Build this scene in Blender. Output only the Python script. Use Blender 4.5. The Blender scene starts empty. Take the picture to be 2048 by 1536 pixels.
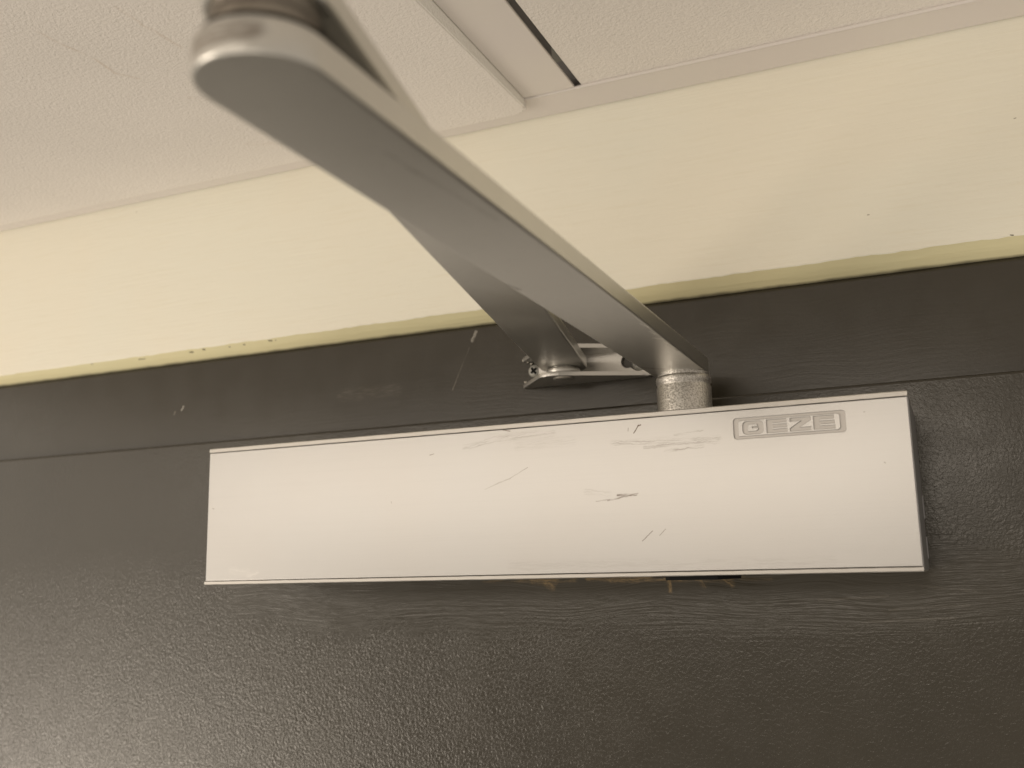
import bpy, bmesh, math, random
from mathutils import Matrix, Vector
random.seed(7)
scene = bpy.context.scene
COL = scene.collection

# ------------------------------------------------------------------ camera
# Lengths below are millimetres: x along the door, y into the door, z up,
# counted from the lens.  W() turns them into metres in the world.
DOOR_Y = 325.0
def W(x, y, z):
    return Vector((x / 1000.0, (y - DOOR_Y) / 1000.0, 2.0 + z / 1000.0))

YAW, PITCH, ROLL, FPX = math.radians(23.349), math.radians(10.714), math.radians(1.195), 2013.1
cam_d = bpy.data.cameras.new('camera')
cam = bpy.data.objects.new('camera', cam_d)
COL.objects.link(cam)
R = Matrix.Rotation(YAW, 3, 'Z') @ Matrix.Rotation(PITCH, 3, 'X') @ Matrix.Rotation(ROLL, 3, 'Y')
right, fwd, up = R.col[0], R.col[1], R.col[2]
M = Matrix((right, up, -fwd)).transposed().to_4x4()
M.translation = W(0, 0, 0)
cam.matrix_world = M
cam_d.sensor_width = 36.0
cam_d.lens = FPX * 36.0 / 2048.0
cam_d.clip_start = 0.005
cam_d.clip_end = 100.0
cam_d.dof.use_dof = True
cam_d.dof.focus_distance = 0.292
cam_d.dof.aperture_fstop = 17.0
scene.camera = cam

# ------------------------------------------------------------------ light
TINT = (1.0, 0.88, 0.735)
world = bpy.data.worlds.new('World')
scene.world = world
world.use_nodes = True
bg = world.node_tree.nodes['Background']
bg.inputs['Color'].default_value = (*TINT, 1)
bg.inputs['Strength'].default_value = 0.51

def area(name, pos, target, size, power, color=TINT, shape='DISK', size_y=None):
    d = bpy.data.lights.new(name, 'AREA')
    d.shape = shape
    d.size = size
    if size_y:
        d.size_y = size_y
    d.energy = power
    d.color = color
    o = bpy.data.objects.new(name, d)
    COL.objects.link(o)
    o.location = W(*pos)
    o.rotation_euler = (W(*target) - W(*pos)).to_track_quat('-Z', 'Y').to_euler()
    return o

# unseen strip light added in front to brighten the cover's top and the wall
area('upper_strip_fill', (-830, -1600, 255), (-830, 300, 20), 1.9, 5.0, shape='RECTANGLE', size_y=0.22)
# unseen lamp added below to lift the ceiling, in place of floor bounce
area('floor_bounce_fill', (-350, -700, -1300), (-250, 100, 160), 1.7, 4.6)
# lit wall up the corridor on the left
area('corridor_lamp', (-1900, -900, 60), (-150, 320, 60), 1.2, 3.8)
# bright end of the corridor, low on the left: the sheen on the lower left of the door
area('corridor_end_lamp', (-1700, -900, -690), (-200, 320, 20), 0.9, 15.0)

scene.view_settings.view_transform = 'Standard'
scene.view_settings.look = 'None'
scene.view_settings.exposure = 0.0
scene.view_settings.gamma = 1.0

# ------------------------------------------------------------------ helpers
def empty(name, loc, label=None, cat=None):
    o = bpy.data.objects.new(name, None)
    COL.objects.link(o)
    o.location = loc
    o.empty_display_size = 0.02
    if label:
        o['label'] = label
    if cat:
        o['category'] = cat
    return o

def world_loc(o):
    v = Vector((0, 0, 0))
    while o:
        v += o.location
        o = o.parent
    return v

def link(name, bm, mat, parent=None, loc=None, smooth=False, sharp=35):
    """bm holds world coordinates; the object's origin is loc (or the parent's origin)"""
    me = bpy.data.meshes.new(name)
    base = world_loc(parent) if parent else Vector((0, 0, 0))
    org = loc if loc is not None else base
    bmesh.ops.translate(bm, verts=bm.verts, vec=-org)
    bmesh.ops.recalc_face_normals(bm, faces=bm.faces)
    if smooth:
        tot = sum(f.calc_area() for f in bm.faces)
        for f in bm.faces:                       # large plane faces stay flat, the rounded edges between them are smooth
            f.smooth = f.calc_area() < 0.03 * tot and len(f.verts) <= 4
        for e in bm.edges:
            if len(e.link_faces) == 2 and e.calc_face_angle(0) > math.radians(sharp):
                e.smooth = False
    bm.to_mesh(me)
    bm.free()
    for m in (mat if isinstance(mat, (list, tuple)) else [mat]):
        me.materials.append(m)
    o = bpy.data.objects.new(name, me)
    COL.objects.link(o)
    if parent:
        o.parent = parent
    o.location = org - base
    return o

def box(bm, x0, x1, y0, y1, z0, z1, bevel=0.0, seg=2):
    b = bmesh.new()
    vs = [b.verts.new(W(x, y, z)) for x in (x0, x1) for y in (y0, y1) for z in (z0, z1)]
    for idx in ((0, 1, 3, 2), (4, 6, 7, 5), (0, 4, 5, 1), (2, 3, 7, 6), (0, 2, 6, 4), (1, 5, 7, 3)):
        b.faces.new([vs[i] for i in idx])
    bmesh.ops.recalc_face_normals(b, faces=b.faces)
    if bevel:
        bmesh.ops.bevel(b, geom=list(b.edges), offset=bevel / 1000, segments=seg, profile=0.5, affect='EDGES')
    merge(bm, b)

def merge(bm, b):
    me = bpy.data.meshes.new('tmp')
    b.to_mesh(me)
    b.free()
    bm.from_mesh(me)
    bpy.data.meshes.remove(me)

def prism(bm, pts, z0, z1, bevel=0.0, seg=2, axis='z'):
    """extrude a closed outline (x, y) between two heights; axis='y': outline (x, z) between two depths"""
    b = bmesh.new()
    if axis == 'z':
        lo = [b.verts.new(W(x, y, z0)) for x, y in pts]
        hi = [b.verts.new(W(x, y, z1)) for x, y in pts]
    elif axis == 'y':
        lo = [b.verts.new(W(x, z0, z)) for x, z in pts]
        hi = [b.verts.new(W(x, z1, z)) for x, z in pts]
    else:
        lo = [b.verts.new(W(z0, y, z)) for y, z in pts]
        hi = [b.verts.new(W(z1, y, z)) for y, z in pts]
    n = len(pts)
    b.faces.new(lo)
    b.faces.new(hi)
    for i in range(n):
        b.faces.new((lo[i], lo[(i + 1) % n], hi[(i + 1) % n], hi[i]))
    bmesh.ops.recalc_face_normals(b, faces=b.faces)
    if bevel:
        rim = [e for e in b.edges if any(len(f.verts) > 4 or f in () for f in e.link_faces)] if n > 4 else list(b.edges)
        bmesh.ops.bevel(b, geom=rim, offset=bevel / 1000, segments=seg, profile=0.5, affect='EDGES', clamp_overlap=True)
    merge(bm, b)

def lathe(bm, cx, cy, prof, n=48, axis='z', cz=0.0):
    """profile of (radius, height) pairs about a vertical axis (or about y for axis='y')"""
    b = bmesh.new()
    rings = []
    for r, h in prof:
        ring = []
        if r < 1e-6:
            ring = [b.verts.new(W(cx, cy, h) if axis == 'z' else W(cx, h, cz))]
        else:
            for k in range(n):
                a = 2 * math.pi * k / n
                if axis == 'z':
                    ring.append(b.verts.new(W(cx + r * math.cos(a), cy + r * math.sin(a), h)))
                else:
                    ring.append(b.verts.new(W(cx + r * math.cos(a), h, cz + r * math.sin(a))))
        rings.append(ring)
    for A, B in zip(rings, rings[1:]):
        if len(A) == 1 and len(B) == 1:
            continue
        for k in range(n):
            k2 = (k + 1) % n
            if len(A) == 1:
                b.faces.new((A[0], B[k], B[k2]))
            elif len(B) == 1:
                b.faces.new((A[k], B[0], A[k2]))
            else:
                b.faces.new((A[k], B[k], B[k2], A[k2]))
    merge(bm, b)

def capsule(x0, y0, r0, x1, y1, r1, n=18):
    """outline of a flat bar with round ends"""
    a = math.atan2(y1 - y0, x1 - x0)
    pts = []
    for k in range(n + 1):
        t = a + math.pi / 2 + math.pi * k / n
        pts.append((x0 + r0 * math.cos(t), y0 + r0 * math.sin(t)))
    for k in range(n + 1):
        t = a - math.pi / 2 + math.pi * k / n
        pts.append((x1 + r1 * math.cos(t), y1 + r1 * math.sin(t)))
    return pts

# ------------------------------------------------------------------ materials
class Mat:
    def __init__(s, name, base, rough=0.5, metal=0.0, spec=0.5):
        s.m = bpy.data.materials.new(name)
        s.m.use_nodes = True
        s.nt = s.m.node_tree
        s.p = s.nt.nodes['Principled BSDF']
        s.p.inputs['Roughness'].default_value = rough
        s.p.inputs['Metallic'].default_value = metal
        s.p.inputs['Specular IOR Level'].default_value = spec
        s.p.inputs['Base Color'].default_value = (*base, 1)
        tc = s.nt.nodes.new('ShaderNodeTexCoord')
        v = s.nt.nodes.new('ShaderNodeVectorMath')
        v.operation = 'SCALE'
        v.inputs['Scale'].default_value = 1000.0       # object millimetres
        s.nt.links.new(tc.outputs['Object'], v.inputs[0])
        s.mm = v.outputs[0]
        s.color = None
        s.base = base
        s.bumpn = None
    def N(s, t, **kw):
        n = s.nt.nodes.new(t)
        for k, v in kw.items():
            setattr(n, k, v)
        return n
    def L(s, a, b):
        s.nt.links.new(a, b)
    def math(s, op, a, b=None, c=None, clamp=False):
        n = s.N('ShaderNodeMath', operation=op, use_clamp=clamp)
        for i, v in enumerate((a, b, c)):
            if v is None:
                continue
            if isinstance(v, (int, float)):
                n.inputs[i].default_value = v
            else:
                s.L(v, n.inputs[i])
        return n.outputs[0]
    def vmul(s, vec, k):
        n = s.N('ShaderNodeVectorMath', operation='MULTIPLY')
        s.L(vec, n.inputs[0])
        n.inputs[1].default_value = k
        return n.outputs[0]
    def noise(s, scale, detail=2.0, stretch=(1, 1, 1), rough=0.5, offset=(0, 0, 0), distortion=0.0):
        n = s.N('ShaderNodeTexNoise')
        n.inputs['Scale'].default_value = scale
        n.inputs['Detail'].default_value = detail
        n.inputs['Roughness'].default_value = rough
        n.inputs['Distortion'].default_value = distortion
        ad = s.N('ShaderNodeVectorMath', operation='ADD')
        s.L(s.vmul(s.mm, stretch), ad.inputs[0])
        ad.inputs[1].default_value = offset
        s.L(ad.outputs[0], n.inputs['Vector'])
        return n.outputs['Fac']
    def ramp(s, v, lo, hi, a=0.0, b=1.0, smooth=True):
        n = s.N('ShaderNodeMapRange', interpolation_type='SMOOTHSTEP' if smooth else 'LINEAR')
        s.L(v, n.inputs['Value'])
        n.inputs['From Min'].default_value = lo
        n.inputs['From Max'].default_value = hi
        n.inputs['To Min'].default_value = a
        n.inputs['To Max'].default_value = b
        return n.outputs['Result']
    def cur(s):
        if s.color is None:
            n = s.N('ShaderNodeRGB')
            n.outputs[0].default_value = (*s.base, 1)
            s.color = n.outputs[0]
        return s.color
    def mix(s, fac, col):
        n = s.N('ShaderNodeMix', data_type='RGBA')
        if isinstance(fac, (int, float)):
            n.inputs['Factor'].default_value = fac
        else:
            s.L(fac, n.inputs['Factor'])
        s.L(s.cur(), n.inputs[6])
        n.inputs[7].default_value = (*col, 1)
        s.color = n.outputs[2]
    def bump(s, height, dist_mm, strength=1.0):
        n = s.N('ShaderNodeBump')
        n.inputs['Distance'].default_value = dist_mm / 1000.0
        n.inputs['Strength'].default_value = strength
        s.L(height, n.inputs['Height'])
        if s.bumpn:
            s.L(s.bumpn, n.inputs['Normal'])
        s.bumpn = n.outputs['Normal']
    def rough(s, v):
        s.L(v, s.p.inputs['Roughness'])
    def plane(s, ax):
        """split object millimetres into the two axes named"""
        n = s.N('ShaderNodeSeparateXYZ')
        s.L(s.mm, n.inputs[0])
        return n.outputs['XYZ'.index(ax[0])], n.outputs['XYZ'.index(ax[1])]
    def stroke(s, ax, a, b, w, hard=0.5, breakup=0.0, scale=1.2, seed=0.0):
        """mask of a mark from a to b (object mm), half width w, worn away by noise"""
        u, v = s.plane(ax)
        dx, dy = b[0] - a[0], b[1] - a[1]
        ln = math.hypot(dx, dy) or 1e-6
        cx, cy = dx / ln, dy / ln
        U = s.math('SUBTRACT', u, a[0])
        V = s.math('SUBTRACT', v, a[1])
        along = s.math('ADD', s.math('MULTIPLY', U, cx), s.math('MULTIPLY', V, cy))
        across = s.math('ADD', s.math('MULTIPLY', U, -cy), s.math('MULTIPLY', V, cx))
        over = s.math('MAXIMUM', s.math('SUBTRACT', s.math('ABSOLUTE', s.math('SUBTRACT', along, ln / 2)), ln / 2), 0.0)
        wob = s.noise(0.7 * scale, 3.0, offset=(seed * 7.1, seed * 3.3, seed))
        across = s.math('ADD', across, s.math('MULTIPLY', s.math('SUBTRACT', wob, 0.5), min(w, 0.6) * 1.6))
        d = s.math('SQRT', s.math('ADD', s.math('MULTIPLY', across, across), s.math('MULTIPLY', over, over)))
        m = s.ramp(d, w * hard, w, 1.0, 0.0)
        if breakup:
            # streaky along the stroke
            cu = s.N('ShaderNodeCombineXYZ')
            s.L(s.math('MULTIPLY', along, 0.16), cu.inputs[0])
            s.L(s.math('MULTIPLY', across, 2.4), cu.inputs[1])
            cu.inputs[2].default_value = seed * 5.7
            nz = s.N('ShaderNodeTexNoise')
            nz.inputs['Scale'].default_value = scale
            nz.inputs['Detail'].default_value = 3.0
            s.L(cu.outputs[0], nz.inputs['Vector'])
            m = s.math('MULTIPLY', m, s.ramp(nz.outputs['Fac'], breakup - 0.14, breakup + 0.2))
        return m
    def done(s):
        if s.color is not None:
            s.L(s.color, s.p.inputs['Base Color'])
        if s.bumpn:
            s.L(s.bumpn, s.p.inputs['Normal'])
        return s.m

RAW = (0.28, 0.19, 0.085)                        # bare wood
# --- brown gloss paint (door, frame): roller stipple, brush marks
DOOR_ORG = W(-200, 325, 0)
FRAME_ORG = W(-200, 328.5, 57)
def brown_paint(name, org, roller, brush, flecks=()):
    m = Mat(name, (0.030, 0.0255, 0.0165), 0.30, 0.0, 0.65)
    big = m.noise(0.02, 3.0)
    m.mix(m.ramp(big, 0.35, 0.7, 0.0, 0.5), (0.037, 0.0315, 0.0205))
    fine = m.noise(0.95, 2.5, rough=0.6, distortion=0.6)
    x, z = m.plane('XZ')
    # brush marks: long streaks, strongest just under the closer
    warp = m.math('MULTIPLY', m.math('SUBTRACT', m.noise(0.02, 1.0), 0.5), 14.0)
    cu = m.N('ShaderNodeCombineXYZ')
    m.L(m.math('MULTIPLY', x, 0.03), cu.inputs[0])
    m.L(m.math('ADD', z, warp), cu.inputs[2])
    nz = m.N('ShaderNodeTexNoise')
    nz.inputs['Scale'].default_value = 1.15
    nz.inputs['Detail'].default_value = 3.0
    nz.inputs['Roughness'].default_value = 0.6
    m.L(cu.outputs[0], nz.inputs['Vector'])
    st = nz.outputs['Fac']
    if brush == 'band':
        wz = m.math('ADD', z, m.math('MULTIPLY', m.math('SUBTRACT', m.noise(0.04, 2.0), 0.5), 22.0))
        wx = m.math('ADD', x, m.math('MULTIPLY', m.math('SUBTRACT', m.noise(0.05, 2.0, offset=(9, 9, 9)), 0.5), 50.0))
        under = m.math('MULTIPLY', m.math('MULTIPLY', m.ramp(wz, -25.0, -12.0), m.ramp(wz, 2.0, 14.0, 1.0, 0.0)), m.ramp(wx, -75.0, -45.0))
        beside = m.math('MAXIMUM', m.math('MULTIPLY', m.ramp(wz, -6.0, 18.0), 0.7), m.math('MULTIPLY', m.ramp(wx, 20.0, 150.0), 0.5))
        m.bump(m.math('MULTIPLY', fine, m.math('SUBTRACT', 1.0, m.math('MAXIMUM', m.math('MULTIPLY', under, 0.85), beside))), roller)
        m.bump(m.math('MULTIPLY', st, m.math('ADD', m.math('MULTIPLY', under, 0.9), 0.05)), 0.19)
    else:
        m.bump(fine, roller)
        m.bump(st, brush)
    m.rough(m.ramp(m.noise(0.09, 3.0), 0.3, 0.7, 0.19, 0.25))
    for i, (ax, a, b, w, col, op, br) in enumerate(flecks):
        f = m.stroke(ax, a, b, w * (1.25 if col is RAW else 1.0), 0.0 if col is RAW else 0.35, br, 1.3, seed=i + 1.0)
        if col is RAW:
            f = m.math('MULTIPLY', f, m.ramp(m.noise(1.9, 3.0, rough=0.7), 0.3, 0.5))
        m.mix(m.math('MULTIPLY', f, op), col)
    return m.done()

def rel(org, pts):
    """door-plane mm -> object mm of a thing whose origin is org"""
    o = (org - W(0, DOOR_Y, 0)) * 1000
    return [(x - o.x, z - o.z) for x, z in pts]

def fl(org, x0, z0, x1, z1, w, col, op, br):
    a, b = rel(org, [(x0, z0), (x1, z1)])
    return ('XZ', a, b, w, col, op, br)
PALE = (0.55, 0.50, 0.42)
door_flecks = [
    fl(DOOR_ORG, -152, -1.6, -119, -1.8, 1.5, RAW, 0.55, 0.52),
    fl(DOOR_ORG, -134, -2.2, -126, -2.6, 1.5, RAW, 0.7, 0.5),
    fl(DOOR_ORG, -129, -3.2, -127, -4.8, 1.3, RAW, 0.8, 0.5),
    fl(DOOR_ORG, -114, -1.8, -66, -2.6, 1.3, RAW, 0.7, 0.5),
    fl(DOOR_ORG, -106, -2.4, -97, -2.6, 1.2, RAW, 0.7, 0.5),
    fl(DOOR_ORG, -86.3, -2.8, -86.0, -6.4, 0.7, RAW, 0.8, 0.42),
    fl(DOOR_ORG, -76.0, -3, -75.0, -5.0, 1.0, RAW, 0.45, 0.5),
    fl(DOOR_ORG, -69.0, -3, -66.0, -4.6, 1.1, RAW, 0.45, 0.5),
    fl(DOOR_ORG, -63.0, -2.5, -54.0, -3.0, 1.1, RAW, 0.3, 0.54),
    fl(DOOR_ORG, -40, -9.8, -20, -8.6, 0.4, PALE, 0.07, 0.44),
    fl(DOOR_ORG, -20, -12.6, 2, -11.4, 0.4, PALE, 0.06, 0.5),
    fl(DOOR_ORG, -28, -16.2, -2, -15.0, 0.4, PALE, 0.07, 0.46),
    fl(DOOR_ORG, -16, -5.0, 4, -7.5, 0.4, PALE, 0.05, 0.5),
]
frame_flecks = [
    fl(FRAME_ORG, -157.6, 85.4, -155.9, 88.8, 0.65, (0.75, 0.72, 0.66), 0.9, 0.46),
    fl(FRAME_ORG, -293.7, 70.7, -292.5, 72.4, 0.22, (0.75, 0.72, 0.66), 0.9, 0.0),
    fl(FRAME_ORG, -297.6, 69.2, -296.8, 70.6, 0.2, (0.5, 0.45, 0.38), 0.5, 0.0),
    fl(FRAME_ORG, -165.9, 67.7, -158.8, 83.0, 0.2, (0.5, 0.45, 0.38), 0.35, 0.44),
    fl(FRAME_ORG, -214, 70, -190, 70, 3.4, (0.3, 0.27, 0.22), 0.16, 0.55),
]
door_paint = brown_paint('door_paint', DOOR_ORG, 0.21, 'band', door_flecks)
frame_paint = brown_paint('frame_paint', FRAME_ORG, 0.015, 0.018, frame_flecks)

# --- cream wall paint, olive edge
WALL_ORG = W(-200, 324, 96)
def cream(name, base, specks):
    m = Mat(name, base, 0.55, 0.0, 0.4)
    m.mix(m.ramp(m.noise(0.012, 3.0), 0.35, 0.7, 0.0, 0.5), tuple(c * k for c, k in zip(base, (1.03, 0.985, 0.95))))
    st = m.noise(0.85, 3.0, stretch=(0.05, 1.0, 1.0), rough=0.6)
    m.mix(m.ramp(st, 0.5, 0.75, 0.0, 0.28), tuple(c * k for c, k in zip(base, (0.94, 0.90, 0.83))))
    m.bump(st, 0.15)
    m.bump(m.noise(0.25, 3.0, stretch=(0.12, 1, 1)), 0.10)
    if name == 'edge_paint':                     # brown frame paint brushed a little way up the strip
        z = m.plane('XZ')[1]
        z = m.math('ADD', z, m.math('MULTIPLY', m.math('SUBTRACT', m.noise(0.15, 4.0), 0.5), 0.7))
        m.mix(m.ramp(z, -5.0, -4.0, 0.8, 0.0), (0.05, 0.044, 0.033))
    for i, (ax, a, b, w, col, op, br) in enumerate(specks):
        f = m.stroke(ax, a, b, w * 0.75, 0.3, br, 2.0, seed=i + 20.0)
        m.mix(m.math('MULTIPLY', f, op), col)
    return m.done()
CHIP = (0.09, 0.075, 0.04)
chips = [(-315.2, -311.6, 92.4, .30), (-287.6, -285.7, 94.5, .45), (-280.2, -279.3, 94.8, .5), (-267.0, -266.4, 94.6, .3),
         (-259.7, -259.0, 94.7, .35), (-246.8, -245.4, 94.8, .45), (-243.8, -243.5, 94.7, .25), (-341.6, -340.8, 94.9, .3),
         (23.5, 24.3, 96.7, .3)]
specks = []
for x0, x1, z, w in chips:
    specks.append(fl(WALL_ORG, x0, max(z, 94.3), x1, max(z, 94.3) - 0.1, w, CHIP, 0.95, 0))
for x, z in ((-319.9, 161.5), (28.2, 133.1), (-16, 109.6)):
    specks.append(fl(WALL_ORG, x, z, x + 0.5, z, 0.28, (0.2, 0.16, 0.1), 0.7, 0))
wall_paint = cream('wall_paint', (0.86, 0.845, 0.74), specks)
edge_paint = cream('edge_paint', (0.71, 0.67, 0.43), specks[:10])

# --- ceiling
CEIL_ORG = W(-120, 200, 160)
def ceil_rel(x, y):
    o = (CEIL_ORG - W(0, DOOR_Y, 0)) * 1000
    return (x - o.x, y - DOOR_Y - o.y)
def tile_mat(name, base, cracks=()):
    m = Mat(name, base, 0.85, 0.0, 0.2)
    grain = m.noise(0.8, 3.5, rough=0.62, distortion=0.3)
    m.mix(m.ramp(m.noise(0.02, 3.0), 0.35, 0.7, 0.0, 0.4), tuple(c * 0.93 for c in base))
    m.mix(m.ramp(grain, 0.55, 0.8, 0.0, 0.25), tuple(c * 0.85 for c in base))
    m.bump(grain, 0.42)
    for i, (a, b, w, op) in enumerate(cracks):
        f = m.stroke('XY', ceil_rel(*a), ceil_rel(*b), w, 0.2, 0.5, 1.0, seed=i + 40.0)
        m.mix(m.math('MULTIPLY', f, op * 0.6), tuple(c * k for c, k in zip(base, (0.66, 0.54, 0.42))))
    return m.done()
cracks = [((-238, 198), (-237, 207), .9, .5), ((-237, 207), (-234.7, 217.6), 1.0, .6), ((-234.7, 217.6), (-236.2, 227), 1.0, .7),
          ((-236.2, 227), (-232, 233), 1.1, .7), ((-207, 198), (-207, 208), .8, .5), ((-207, 208), (-205.6, 224), 1.0, .65),
          ((-226, 251), (-215, 259), 1.3, .3), ((-232, 290), (-205, 302), 2.6, .3)]
tile_paint = tile_mat('tile_paint', (0.81, 0.775, 0.735), cracks)
tile_side = tile_mat('tile_side_paint', (0.88, 0.86, 0.82))  # same tile finish in a lighter tone for the edge
m = Mat('rail_paint', (0.71, 0.67, 0.645), 0.42, 0.0, 0.5)
m.mix(m.ramp(m.noise(0.03, 2.0), 0.4, 0.65, 0.0, 0.4), (0.73,0.70,0.65))
rail_paint = m.done()
void_dark = Mat('void_dark', (0.02, 0.018, 0.016), 0.9).done()
m = Mat('joint_dirt', (0.06, 0.05, 0.035), 0.8)
joint_dirt = m.done()

# --- closer: silver anodised cover with scuffs
CLOSER_ORG = W(-121, 325, -1.3)
def cf(x0, z0, x1, z1, w, op, br, col=(0.10, 0.07, 0.05)):
    return fl(CLOSER_ORG, x0, z0, x1, z1, w, col, op, br)
scuffs = [
    cf(-136, 38.6, -122, 41.2, 1.3, .38, .53), cf(-124, 40.6, -107, 41.2, 1.7, .30, .55), cf(-118, 38.0, -101, 38.3, 2.2, .12, .5),
    cf(-88, 36.8, -58, 35.6, 1.7, .42, .55), cf(-79, 34.7, -60.0, 35.6, .55, .5, .5), cf(-73.0, 33.4, -62.0, 34.1, .6, .45, .5),
    cf(-70, 37.8, -62, 38.4, .5, .3, .5),
    cf(-123.0, 43.2, -120.7, 42.7, .22, .8, 0), cf(-81.9, 39.2, -80.4, 41.4, .24, .9, .3), cf(-80.6, 41.2, -79.8, 41.4, .3, .9, 0),
    cf(-83.6, 39.9, -83.5, 40.8, .16, .6, 0),
    cf(-148.2, 37.2, -146.8, 37.5, .2, .7, 0), cf(-129.4, 25.6, -121, 28.4, .26, .4, .44), cf(-121, 28.4, -115.2, 31.3, .2, .6, .38),
    cf(-90.5, 20.3, -81.5, 21.9, .34, .75, .46), cf(-87.5, 21.7, -82.0, 21.5, .45, .85, .42), cf(-97, 23.2, -90, 22.2, 1.2, .25, .5),
    cf(-94.0, 20.2, -90.0, 20.6, .3, .4, .4),
    cf(-80.7, 8.5, -77.7, 11.2, .2, .75, .3), cf(-75.7, 9.9, -73.9, 11.6, .16, .55, .3),
    cf(-232.5, 24.3, -231.9, 24.1, .2, .7, 0), cf(-162.1, 23.4, -161.9, 22.8, .15, .5, 0),
    cf(-19, 40.2, -18.8, 40.2, .25, .4, 0), cf(-15, 26.6, -14.8, 26.5, .3, .4, 0),
    cf(-121, 2.5, -30, 1.6, 2.2, .10, .5),
    cf(-224, 3.2, -217, 2.4, 1.8, .4, .47, (0.62, 0.61, 0.59)), cf(-216.6, 1.4, -213, 2.4, 1.2, .5, .42, (0.62, 0.61, 0.59)),
]
def alu(name, base, rough, marks=(), metal=0.85, speckle=0.35):
    m = Mat(name, base, rough, metal, 0.5)
    m.mix(m.ramp(m.noise(0.02, 2.0), 0.35, 0.7, 0.0, 0.3), tuple(c * k for c, k in zip(base, (0.99, 0.96, 0.93))))
    br = m.noise(1.0, 3.0, stretch=(0.02, 1.0, 2.4), rough=0.65)
    m.mix(m.ramp(br, 0.45, 0.75, 0.0, speckle * 0.5), tuple(c * 0.88 for c in base))
    m.bump(m.noise(2.2, 2.0), 0.012)
    for i, (ax, a, b, w, col, op, brk) in enumerate(marks):
        f = m.stroke(ax, a, b, w, 0.15, brk, 1.1, seed=i + 60.0)
        m.mix(m.math('MULTIPLY', f, op), col)
    return m.done()
cover_alu = alu('cover_aluminium', (0.495, 0.49, 0.483), 0.285, scuffs, metal=0.7)
lip_alu = alu('lip_aluminium', (0.50, 0.485, 0.46), 0.34, speckle=1.2)
body_grey = Mat('body_grey', (0.26, 0.26, 0.265), 0.45, 0.6).done()
logo_alu = alu('logo_aluminium', (0.50, 0.485, 0.47), 0.4)

# --- arm steel: silver painted, chipped
def steel(name, base, rough, metal=0.85, marks=()):
    m = Mat(name, base, rough, metal, 0.5)
    m.mix(m.ramp(m.noise(0.05, 3.0), 0.3, 0.75, 0.0, 0.3), tuple(c * 0.9 for c in base))
    m.rough(m.ramp(m.noise(0.06, 2.0), 0.3, 0.7, rough - 0.02, rough + 0.03))
    m.bump(m.noise(1.6, 3.0), 0.022)
    m.mix(m.ramp(m.noise(0.5, 4.0, rough=0.7), 0.5, 0.8, 0.0, 0.22), tuple(c * 0.75 for c in base))
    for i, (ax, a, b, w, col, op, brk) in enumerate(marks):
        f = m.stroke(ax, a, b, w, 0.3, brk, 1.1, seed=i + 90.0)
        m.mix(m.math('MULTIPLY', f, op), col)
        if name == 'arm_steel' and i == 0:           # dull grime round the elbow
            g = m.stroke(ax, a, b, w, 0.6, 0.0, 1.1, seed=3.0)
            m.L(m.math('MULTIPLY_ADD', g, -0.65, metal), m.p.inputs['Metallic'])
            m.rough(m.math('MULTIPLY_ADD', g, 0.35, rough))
    return m.done()
def cxy(x, y):
    o = (CLOSER_ORG - W(0, DOOR_Y, 0)) * 1000
    return (x - o.x, y - DOOR_Y - o.y)
_o = (CLOSER_ORG - W(0, DOOR_Y, 0)) * 1000
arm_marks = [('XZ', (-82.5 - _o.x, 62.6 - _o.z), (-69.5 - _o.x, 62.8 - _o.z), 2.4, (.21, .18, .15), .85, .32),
             ('XY', cxy(-82, 186), cxy(-80.5, 192), .6, (.12, .10, .08), .6, .4),
             ('XY', cxy(-70, 118), cxy(-67, 150), .8, (.2, .18, .15), .35, .5), ('XY', cxy(-79, 205), cxy(-74, 231), .25, (.8, .78, .74), .3, .48),
             ('XY', cxy(-80, 250), cxy(-72, 262), .2, (.8, .78, .74), .3, .48), ('XY', cxy(-66.5, 258), cxy(-65.5, 268), .5, (.25, .22, .19), .6, .42),
            ('XY', cxy(-66.0, 233), cxy(-65.4, 238), .5, (.9, .88, .84), .8, .42),
             ('XY', cxy(-66.2, 242), cxy(-65.9, 246), .55, (.9, .88, .84), .9, .38),
             ('XY', cxy(-67.2, 250), cxy(-66.0, 252), .8, (.92, .9, .86), .9, .36),
             ('XY', cxy(-81, 286), cxy(-76, 291), 1.2, (.16, .12, .10), .5, .46),
             ('XY', cxy(-82, 296), cxy(-80, 300), .9, (.12, .10, .08), .6, .4)]
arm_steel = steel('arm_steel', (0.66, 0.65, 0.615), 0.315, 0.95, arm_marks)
link_steel = steel('link_steel', (0.62, 0.61, 0.575), 0.31, 0.95,
                   [('XY', cxy(-69, 96), cxy(-73, 128), 2.2, (.05, .04, .035), .8, .3), ('XY', cxy(-104, 283), cxy(-114, 289), .5, (.8, .78, .74), .35, .45)])  # first mark paints the shade above the elbow gap into the link
bright_steel = steel('bright_steel', (0.66, 0.645, 0.615), 0.36, 0.85)
m = Mat('cast_zinc', (0.72, 0.70, 0.67), 0.3, 0.95)
sp = m.noise(2.0, 2.0, rough=0.7)
m.mix(m.ramp(sp, 0.44, 0.64, 0.0, 0.6), (0.30, 0.28, 0.25))
m.bump(m.noise(2.0, 3.0), 0.2)
m.rough(m.ramp(sp, 0.35, 0.65, 0.29, 0.5))
cast_zinc = m.done()
m = Mat('greasy_zinc', (0.40, 0.36, 0.31), 0.45, 0.6)
m.mix(m.ramp(m.noise(0.14, 3.0), 0.35, 0.7, 0.0, 0.6), (0.16, 0.135, 0.11))
greasy_zinc = m.done()
screw_grey = Mat('screw_grey', (0.46, 0.46, 0.43), 0.45, 0.3).done()
black = Mat('plastic_and_shade_black', (0.006, 0.006, 0.006), 0.6, 0.0, 0.15).done()

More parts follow.
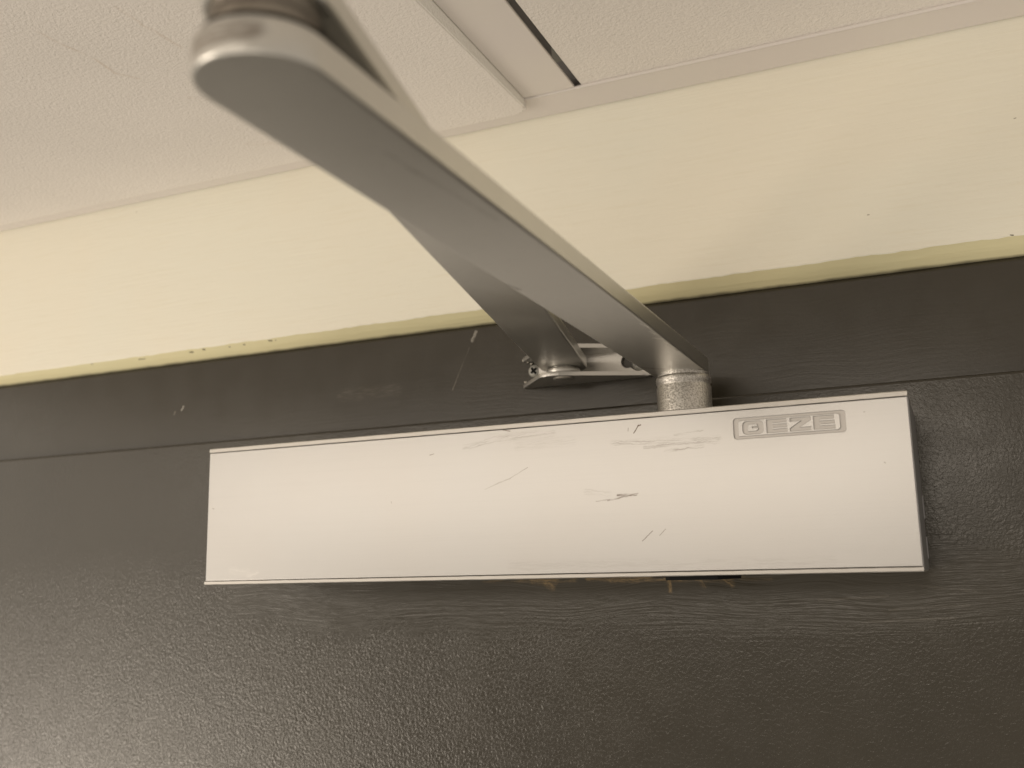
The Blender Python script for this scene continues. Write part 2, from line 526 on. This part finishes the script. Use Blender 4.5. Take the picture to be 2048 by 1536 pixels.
# ------------------------------------------------------------------ the setting
FL, FR = -760.0, 190.0                                    # left and right ends of what is built
# ceiling: slab above, with the tiles, rail and wall angle that hang below it
ZF = 165.6                                                # underside of the wall angle
bm = bmesh.new()
box(bm, FL, FR, -520, 420, 240, 250)
ceiling = link('ceiling', bm, void_dark, loc=CEIL_ORG)
ceiling['kind'] = 'structure'
ceiling['label'] = 'suspended ceiling of white stippled tiles above the cream wall'

# left tile, hanging a little lower, one corner broken
ZT = 162.6
TX, TY = -126.3, 312.4
def tile_x(y):                                            # the tile was cut a little out of square
    return -126.0 - max(0.0, min(1.0, (300 - y) / 90.0)) * 2.0
outline = [(FL, TY), (-300, TY + .1), (-220, TY - .1), (-160, TY)]
for x, y in ((-131.2, 0.0), (-130.4, -0.5), (-129.4, -0.2), (-128.6, -1.3), (-127.8, -1.1), (-127.2, -2.4), (-126.0, -2.2), (-125.6, -3.4), (-126.3, -4.4), (-125.8, -5.2)):
    outline.append((x, TY + y))
outline += [(tile_x(300), 300), (tile_x(260), 260), (tile_x(210), 210), (-128.0, -500), (FL, -500)]
bm = bmesh.new()
prism(bm, outline, ZT, ZF + 12, bevel=0.55, seg=3)
o = link('ceiling_tile', bm, tile_paint, ceiling, smooth=True, sharp=50)
o['label'] = 'lower stippled ceiling tile with a chipped corner and brown cracks'
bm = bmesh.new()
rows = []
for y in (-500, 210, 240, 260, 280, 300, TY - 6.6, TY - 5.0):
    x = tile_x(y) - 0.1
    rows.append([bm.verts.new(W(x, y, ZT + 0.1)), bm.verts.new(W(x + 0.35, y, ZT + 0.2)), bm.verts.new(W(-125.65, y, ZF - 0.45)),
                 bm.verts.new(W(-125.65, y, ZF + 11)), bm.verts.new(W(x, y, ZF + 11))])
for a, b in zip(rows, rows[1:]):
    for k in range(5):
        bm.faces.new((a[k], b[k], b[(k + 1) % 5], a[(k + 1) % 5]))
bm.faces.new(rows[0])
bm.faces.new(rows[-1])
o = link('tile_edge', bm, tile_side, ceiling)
o['label'] = 'lighter edge of the lower ceiling tile'
# right tile, resting on the wall angle
bm = bmesh.new()
prism(bm, [(-104.4, 309.3), (FR, 309.3), (FR, -500), (-104.4, -500)], ZF + 0.75, ZF + 15, bevel=0.35)
# the tile runs on over the angle
box(bm, -104.4, FR, 309.3, 322, ZF + 1.2, ZF + 14.8)
o = link('ceiling_tile', bm, tile_paint, ceiling)
o['label'] = 'stippled ceiling tile resting on the wall trim'
bm = bmesh.new()
box(bm, -125.5, -106.5, -500, 306.7, ZF - 0.1, ZF + 0.9, bevel=0.25)
box(bm, -117.5, -114.5, -500, 306.7, ZF + 0.95, ZF + 36)
link('ceiling_rail', bm, rail_paint, ceiling, smooth=True)
bm = bmesh.new()
prism(bm, [(307.2, ZF + 0.25), (307.5, ZF - 0.3), (308.1, ZF - 0.42), (308.6, ZF - 0.1), (309.2, ZF), (323.4, ZF), (323.4, ZF + 20),
           (322.8, ZF + 20), (322.8, ZF + 0.5), (308, ZF + 0.7), (307.4, ZF + 0.7)], FL, FR, axis='x')
link('wall_trim', bm, rail_paint, ceiling, smooth=True, sharp=60)

# wall above the door frame: cream board, olive strip where the old coat shows at its lower edge
def jitter_line(x0, x1, n, z0, z1, amp):
    pts = []
    for i in range(n + 1):
        t = i / n
        x = x0 + (x1 - x0) * t
        j = amp * (math.sin(x * 0.21) * 0.4 + math.sin(x * 0.83 + 1) * 0.3) + random.uniform(-amp, amp) * 0.55
        pts.append((x, z0 + (z1 - z0) * t + j))
    return pts
def arris_z(x):
    return 94.95 + (x + 397) / 424.0 * 1.45
edge = jitter_line(FL, FR, 420, arris_z(FL), arris_z(FR), 0.24)
bm = bmesh.new()
YC = 324.0
rows = []
for x, z in edge:
    rows.append([bm.verts.new(W(x, YC + 0.25, z)), bm.verts.new(W(x, YC, z + 0.35)), bm.verts.new(W(x, YC, 130)), bm.verts.new(W(x, YC, 240)),
                 bm.verts.new(W(x, YC + 60, 240)), bm.verts.new(W(x, YC + 60, z))])
for a, b in zip(rows, rows[1:]):
    for k in range(5):
        bm.faces.new((a[k], b[k], b[k + 1], a[k + 1]))
wall = link('wall', bm, wall_paint, loc=WALL_ORG)
wall['kind'] = 'structure'
wall['label'] = 'cream painted wall between the brown door frame and the ceiling'
bm = bmesh.new()
rows = []
for i, (x, z) in enumerate(edge):
    rows.append([bm.verts.new(W(x, YC + 0.25, z)), bm.verts.new(W(x, YC + 1.6, z - 1.4)),
                 bm.verts.new(W(x, 328.3, 91.3 + 0.10 * math.sin(x * 0.11) + 0.06 * math.sin(x * 0.47))),
                 bm.verts.new(W(x, 330.0, 91.0))])
for a, b in zip(rows, rows[1:]):
    for k in range(3):
        bm.faces.new((a[k], b[k], b[k + 1], a[k + 1]))
o = link('edge_strip', bm, edge_paint, wall, smooth=True, sharp=60)
o['label'] = 'olive strip of older paint along the wall edge'
# thin dirty joint between the wall and the trim
# ------------------------------------------------------------------ door frame, door
frame = empty('door_casing', FRAME_ORG, 'brown painted door frame head above the door, scratched', 'door frame')
frame['kind'] = 'thing'
bm = bmesh.new()
# face with a softly rounded top that runs up to the olive strip
prof = [(328.5, 56.0), (328.5, 89.8), (328.75, 90.7), (329.3, 91.3), (330.4, 91.6), (380, 91.6), (380, 56.0)]
prism(bm, prof, FL, FR, axis='x')
link('frame_head', bm, frame_paint, frame, smooth=True, sharp=60)
bm = bmesh.new()
box(bm, FL, FR, 345, 380, 20, 55.9)
link('door_stop', bm, frame_paint, frame)

door = empty('door', DOOR_ORG, 'brown gloss painted door leaf with bare wood marks under the closer', 'door')
door['kind'] = 'thing'
bm = bmesh.new()
box(bm, FL, FR, 325.0, 343.0, -900, 55.8, bevel=0.9, seg=3)
link('door_leaf', bm, door_paint, door, smooth=True, sharp=60)

# ------------------------------------------------------------------ door closer
closer = empty('door_closer', CLOSER_ORG, 'silver door closer with folding arm fixed on the brown door', 'door closer')
X0, X1 = -234.4, -8.1
YF = 277.3
# housing behind the cover
bm = bmesh.new()
box(bm, X0 + 1.2, X1 - 0.4, YF + 1.2, 324.9, 0.3, 43.6, bevel=0.5)
link('housing', bm, body_grey, closer, smooth=True)
# right end cap: slightly bowed grey plate
bm = bmesh.new()
pts = [(YF + 0.4, -1.0), (YF + 0.4, 43.4), (324.6, 43.4), (324.9, 20), (324.9, -1.0)]
prism(bm, pts, X1 - 0.35, X1 + 0.25, axis='x')
for z, h in ((2, 6.5), (13.5, 7)):
    box(bm, X1 - 0.2, X1 + 0.55, 321.5, 324.8, z, z + h, bevel=0.3)
link('end_cap', bm, body_grey, closer, smooth=True)

# cover front: stamped plate with the maker's word cut into it (a filled outline with holes)
def rrect(x0, x1, z0, z1, radii, n=6):
    rbl, rbr, rtr, rtl = radii
    pts = []
    for cx, cz, r, a0 in ((x0 + rbl, z0 + rbl, rbl, 180), (x1 - rbr, z0 + rbr, rbr, 270), (x1 - rtr, z1 - rtr, rtr, 0), (x0 + rtl, z1 - rtl, rtl, 90)):
        if r <= 0:
            pts.append((cx, cz))
            continue
        for k in range(n + 1):
            a = math.radians(a0 + 90 * k / n)
            pts.append((cx + r * math.cos(a), cz + r * math.sin(a)))
    return pts
U0, V0 = -53.35, 35.3            # lower left corner of the logo frame
def uv(pts):
    return [(U0 + u, V0 + v) for u, v in pts]
loops = [[(X0, 0.0), (X1, 0.0), (X1, 43.3), (X0, 43.3)]]
loops.append(uv(rrect(0, 29.6, 0, 5.8, (0.9, 0.9, 0.9, 0.9))))                     # recessed ring ...
loops.append(uv(rrect(1.3, 28.2, 0.72, 5.08, (0.0, 0.7, 0.7, 0.0))))               # ... round a raised panel
b0, b1 = 1.18, 4.72
def letter_e(u):
    return [(u, b0), (u + 5.5, b0), (u + 5.5, b0 + .85), (u + 1.55, b0 + .85), (u + 1.55, b0 + 1.36), (u + 5.4, b0 + 1.36),
            (u + 5.4, b0 + 2.18), (u + 1.55, b0 + 2.18), (u + 1.55, b1 - .85), (u + 5.3, b1 - .85), (u + 5.3, b1), (u, b1)]
def letter_z(u):
    return [(u, b0), (u + 5.5, b0), (u + 5.5, b0 + .85), (u + 2.45, b0 + .85), (u + 5.5, b1 - .75), (u + 5.5, b1), (u + .1, b1),
            (u + .1, b1 - .85), (u + 3.0, b1 - .85), (u, b0 + .75)]
g0 = 2.5
loops.append(uv(rrect(g0, g0 + 5.6, b0, b1, (1.1, 1.1, 1.1, 1.1))))                # G: round block ...
loops.append(uv([(g0 + 1.35, b0 + .75), (g0 + 3.7, b0 + .75), (g0 + 4.25, b0 + 1.2), (g0 + 4.25, b0 + 1.62), (g0 + 2.6, b0 + 1.62),
                 (g0 + 2.6, b0 + 2.0), (g0 + 4.2, b0 + 2.0), (g0 + 3.85, b1 - .78), (g0 + 1.35, b1 - .78)]))     # ... with its counter
loops.append(uv(letter_e(9.0)))
loops.append(uv(letter_z(15.2)))
loops.append(uv(letter_e(21.4)))
cu = bpy.data.curves.new('cover_curve', 'CURVE')
cu.dimensions = '2D'
cu.fill_mode = 'BOTH'
for lp in loops:
    sp_ = cu.splines.new('POLY')
    sp_.points.add(len(lp) - 1)
    for p_, (x, z) in zip(sp_.points, lp):
        p_.co = (x, z, 0, 1)
    sp_.use_cyclic_u = True
cu.extrude = 0.16
cu.bevel_depth = 0.11
cu.bevel_resolution = 2
cu.offset = -0.11
tmp = bpy.data.objects.new('cover_curve', cu)
COL.objects.link(tmp)
dg = bpy.context.evaluated_depsgraph_get()
me = bpy.data.meshes.new_from_object(tmp.evaluated_get(dg))
bm = bmesh.new()
bm.from_mesh(me)
for v in bm.verts:                                          # curve plane (x, z) -> upright plate
    x, z, d = v.co
    v.co = W(x, YF + 0.27 - d, z)
bpy.data.objects.remove(tmp)
bpy.data.curves.remove(cu)
bpy.data.meshes.remove(me)
cover = link('cover', bm, cover_alu, closer, smooth=True, sharp=12)
bm = bmesh.new()
box(bm, U0 - 1, U0 + 31, YF + 0.46, YF + 1.0, V0 - 1, V0 + 7)
o = link('stamped_logo', bm, logo_alu, cover)
o['label'] = 'stamped GEZE lettering in a rounded frame'
# lips above and below the cover
def lip(name, x0, x1, z0, z1, bite):
    bm = bmesh.new()
    n = 90
    rows = []
    for i in range(n + 1):
        x = x0 + (x1 - x0) * i / n
        j = random.uniform(-1, 1) * 0.05
        k = random.uniform(-1, 1) * 0.05
        yy = YF - 0.12
        rows.append([bm.verts.new(W(x, YF + 46, z0)), bm.verts.new(W(x, yy + 0.25, z0 + j * .4)), bm.verts.new(W(x, yy, z0 + 0.22 + j)),
                     bm.verts.new(W(x, yy, z1 - 0.22 + k)), bm.verts.new(W(x, yy + 0.25, z1 + k * .4)), bm.verts.new(W(x, YF + 46, z1))])
    for a, b in zip(rows, rows[1:]):
        for q in range(6):
            bm.faces.new((a[q], b[q], b[(q + 1) % 6], a[(q + 1) % 6]))
    bm.faces.new(rows[0])
    bm.faces.new(rows[-1])
    return link(name, bm, lip_alu, closer, smooth=True, sharp=40)
lip('upper_lip', X0 - 0.1, X1 + 0.1, 43.44, 44.95, 0)
lip('lower_lip', X0 - 0.45, X1 + 0.15, -1.4, -0.13, 0)
# black valve cover seen under the body
bm = bmesh.new()
prism(bm, [(-78.0, 290), (-76.6, 288.8), (-62.6, 288.8), (-61.2, 290), (-61.2, 316), (-78.0, 316)], -2.6, -1.45, bevel=0.15)
link('valve_cover', bm, black, closer)

# spindle
SX, SY = -72.7, 302.5
bm = bmesh.new()
prof = [(0, 40), (8.35, 40), (8.35, 55.6), (8.15, 55.9), (8.15, 56.6), (8.4, 56.9), (8.45, 58.2), (8.15, 58.9), (7.9, 59.0), (7.9, 59.9), (0, 59.9)]
lathe(bm, SX, SY, prof, 64)
link('spindle', bm, cast_zinc, closer, smooth=True, sharp=50)

# main arm
ZA = 59.9
EX, EY = -73.3, 94.0
bm = bmesh.new()
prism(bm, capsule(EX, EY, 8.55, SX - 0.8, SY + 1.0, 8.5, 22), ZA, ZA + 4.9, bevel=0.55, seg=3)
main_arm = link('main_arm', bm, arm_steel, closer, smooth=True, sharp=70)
main_arm['label'] = 'broad silver arm coming forward from the spindle'
# elbow joint between the arms
ZL = 68.8
bm = bmesh.new()
lathe(bm, EX, EY, [(0, ZA + 4.8), (6.6, ZA + 4.8), (6.6, ZA + 5.3), (6.2, ZA + 5.7), (6.2, ZL - 0.9), (6.8, ZL - 0.6), (6.8, ZL + 0.1), (0, ZL + 0.1)], 48)
link('elbow_joint', bm, greasy_zinc, closer, smooth=True, sharp=50)
bm = bmesh.new()
lathe(bm, EX, EY, [(6.5, ZA + 4.85), (7.9, ZA + 4.85), (7.9, ZA + 5.6), (6.5, ZA + 5.6)], 40)  # black ring added to darken the gap between the arms like shade
link('elbow_shade_ring', bm, black, closer, smooth=True, sharp=50)
# link arm
PX, PY = -117.4, 316.5
bm = bmesh.new()
prism(bm, capsule(EX + 0.9, EY, 8.3, PX, PY, 8.0, 22), ZL, ZL + 3.9, bevel=0.55, seg=3)
link_arm = link('link_arm', bm, link_steel, closer, smooth=True, sharp=70)
link_arm['label'] = 'silver link arm running back to the bracket on the frame'
bm = bmesh.new()
lathe(bm, EX, EY, [(0, ZL + 3.8), (6.6, ZL + 3.8), (6.6, ZL + 6.2), (5.6, ZL + 7.2), (0, ZL + 7.4)], 40)
link('rivet', bm, bright_steel, link_arm, smooth=True, sharp=50)

# bracket on the frame
FY = 328.4
bracket = None
bm = bmesh.new()
# back plate with a keyhole slot at the right
plate = rrect(-130.6, -80.0, 65.6, 76.6, (0.4, 2.0, 2.0, 0.4))
cu = bpy.data.curves.new('plate_curve', 'CURVE')
cu.dimensions = '2D'
cu.fill_mode = 'BOTH'
def circ(cx, cz, r, n=28, a0=0, a1=360):
    return [(cx + r * math.cos(math.radians(a0 + (a1 - a0) * k / n)), cz + r * math.sin(math.radians(a0 + (a1 - a0) * k / n))) for k in range(n)]
slot = [(-97.6 + 2.35 * math.cos(math.radians(a)), 71.2 + 2.35 * math.sin(math.radians(a))) for a in range(70, 291, 10)]
slot += [(-93.6 + 3.1 * math.cos(math.radians(a)), 70.6 + 3.1 * math.sin(math.radians(a))) for a in range(-120, 121, 10)]
for lp in (plate, slot):
    sp_ = cu.splines.new('POLY')
    sp_.points.add(len(lp) - 1)
    for p_, (x, z) in zip(sp_.points, lp):
        p_.co = (x, z, 0, 1)
    sp_.use_cyclic_u = True
cu.extrude = 0.7
cu.bevel_depth = 0.12
cu.offset = -0.12
tmp = bpy.data.objects.new('plate_curve', cu)
COL.objects.link(tmp)
dg = bpy.context.evaluated_depsgraph_get()
me = bpy.data.meshes.new_from_object(tmp.evaluated_get(dg))
bm.from_mesh(me)
for v in bm.verts:
    x, z, d = v.co
    v.co = W(x, FY - 0.85 - d, z)
bpy.data.objects.remove(tmp)
bpy.data.curves.remove(cu)
bpy.data.meshes.remove(me)
bracket = link('bracket', bm, bright_steel, closer, smooth=True, sharp=40)
bracket['label'] = 'small steel bracket screwed to the brown frame'
def flange_outline():
    return [(-136.6, FY - 0.1), (-136.6, 326.9), (-125.0, 311.9), (-123.4, 310.6), (-121.4, 309.9), (-119.0, 309.9), (-91.5, 326.2), (-90.2, 327.2), (-90.2, FY - 0.1)]
def flange_outline2():
    return [(-136.6, FY - 0.1), (-136.6, 326.9), (-125.0, 312.4), (-123.2, 310.9), (-121.0, 310.3), (-117.0, 310.7), (-92.0, 324.6), (-90.2, 326.0), (-90.2, FY - 0.1)]
bm = bmesh.new()
prism(bm, flange_outline2(), 65.35, 66.75, bevel=0.07)
link('lower_flange', bm, bright_steel, bracket, smooth=True)
bm = bmesh.new()
prism(bm, flange_outline2(), 74.9, 76.35, bevel=0.07)
link('upper_flange', bm, bright_steel, bracket, smooth=True)
bm = bmesh.new()
lathe(bm, PX, PY, [(0, 66.7), (5.5, 66.7), (5.7, 66.9), (5.7, 68.3), (5.5, 68.5), (4.6, 68.55), (4.6, 69), (0, 69)], 48)
link('washer', bm, bright_steel, bracket, smooth=True, sharp=50)
bm = bmesh.new()
lathe(bm, PX, PY, [(0, 65.4), (3.6, 65.4), (3.5, 65.1), (2.9, 64.75), (0, 64.6)], 40)
lathe(bm, PX, PY, [(3.2, 72.6), (3.2, 76.4), (3.7, 76.4), (3.3, 77.0), (0, 77.2)], 40)
link('pivot_pin', bm, bright_steel, bracket, smooth=True, sharp=50)

# screws: domed head with a cross recess
def screw(cx, cz, y, r, ang):
    bm = bmesh.new()
    n, nr = 40, 9
    prof = []
    cross = []
    for i in range(nr + 1):
        t = i / nr
        prof.append((r * math.sin(t * math.pi / 2), y - 0.9 * r * 0.55 * math.cos(t * math.pi / 2)))
    lathe(bm, cx, 0, prof + [(r * 0.96, y + 0.25)], n, 'y', cz)
    o = link('screw', bm, screw_grey, bracket, smooth=True, sharp=50)
    bm = bmesh.new()
    w, l = 0.34 * r / 2.2, 1.25 * r / 2.2
    pts = []
    for k in range(4):
        a = ang + k * math.pi / 2
        c, s = math.cos(a), math.sin(a)
        for px, pz in ((l, -w), (l, w), (w * 1.25, w * 1.25)):
            pts.append((cx + px * c - pz * s, cz + px * s + pz * c))
    yt = y - 0.9 * r * 0.55
    # the recess: a dark cross let into the head, its rim flush with the dome
    prism(bm, pts, yt - 0.04, yt + 0.5, axis='y')
    link('cross_recess', bm, black, bracket)
screw(-132.4, 71.3, FY - 0.9, 2.35, math.radians(38))
screw(-93.3, 70.3, FY - 1.2, 2.9, math.radians(20))

# flakes of plaster pushed out round the bracket's left end
bm = bmesh.new()
for cx, cz, s in ((-136.4, 75.8, 0.7), (-135.0, 74.9, 0.45), (-133.9, 74.2, 0.5), (-136.2, 67.7, 0.55), (-135.3, 67.0, 0.6), (-135.0, 67.4, 0.4)):
    b = bmesh.new()
    bmesh.ops.create_icosphere(b, subdivisions=1, radius=s / 1000)
    for v in b.verts:
        v.co = Vector((v.co.x * random.uniform(.6, 1.5), v.co.y * 0.7, v.co.z * random.uniform(.5, 1.3))) + W(cx, FY - 0.6, cz)
    merge(bm, b)
flake = Mat('plaster_flake', (0.7, 0.67, 0.6), 0.6).done()
o = link('plaster_flakes', bm, flake, bracket)
o['kind'] = 'stuff'
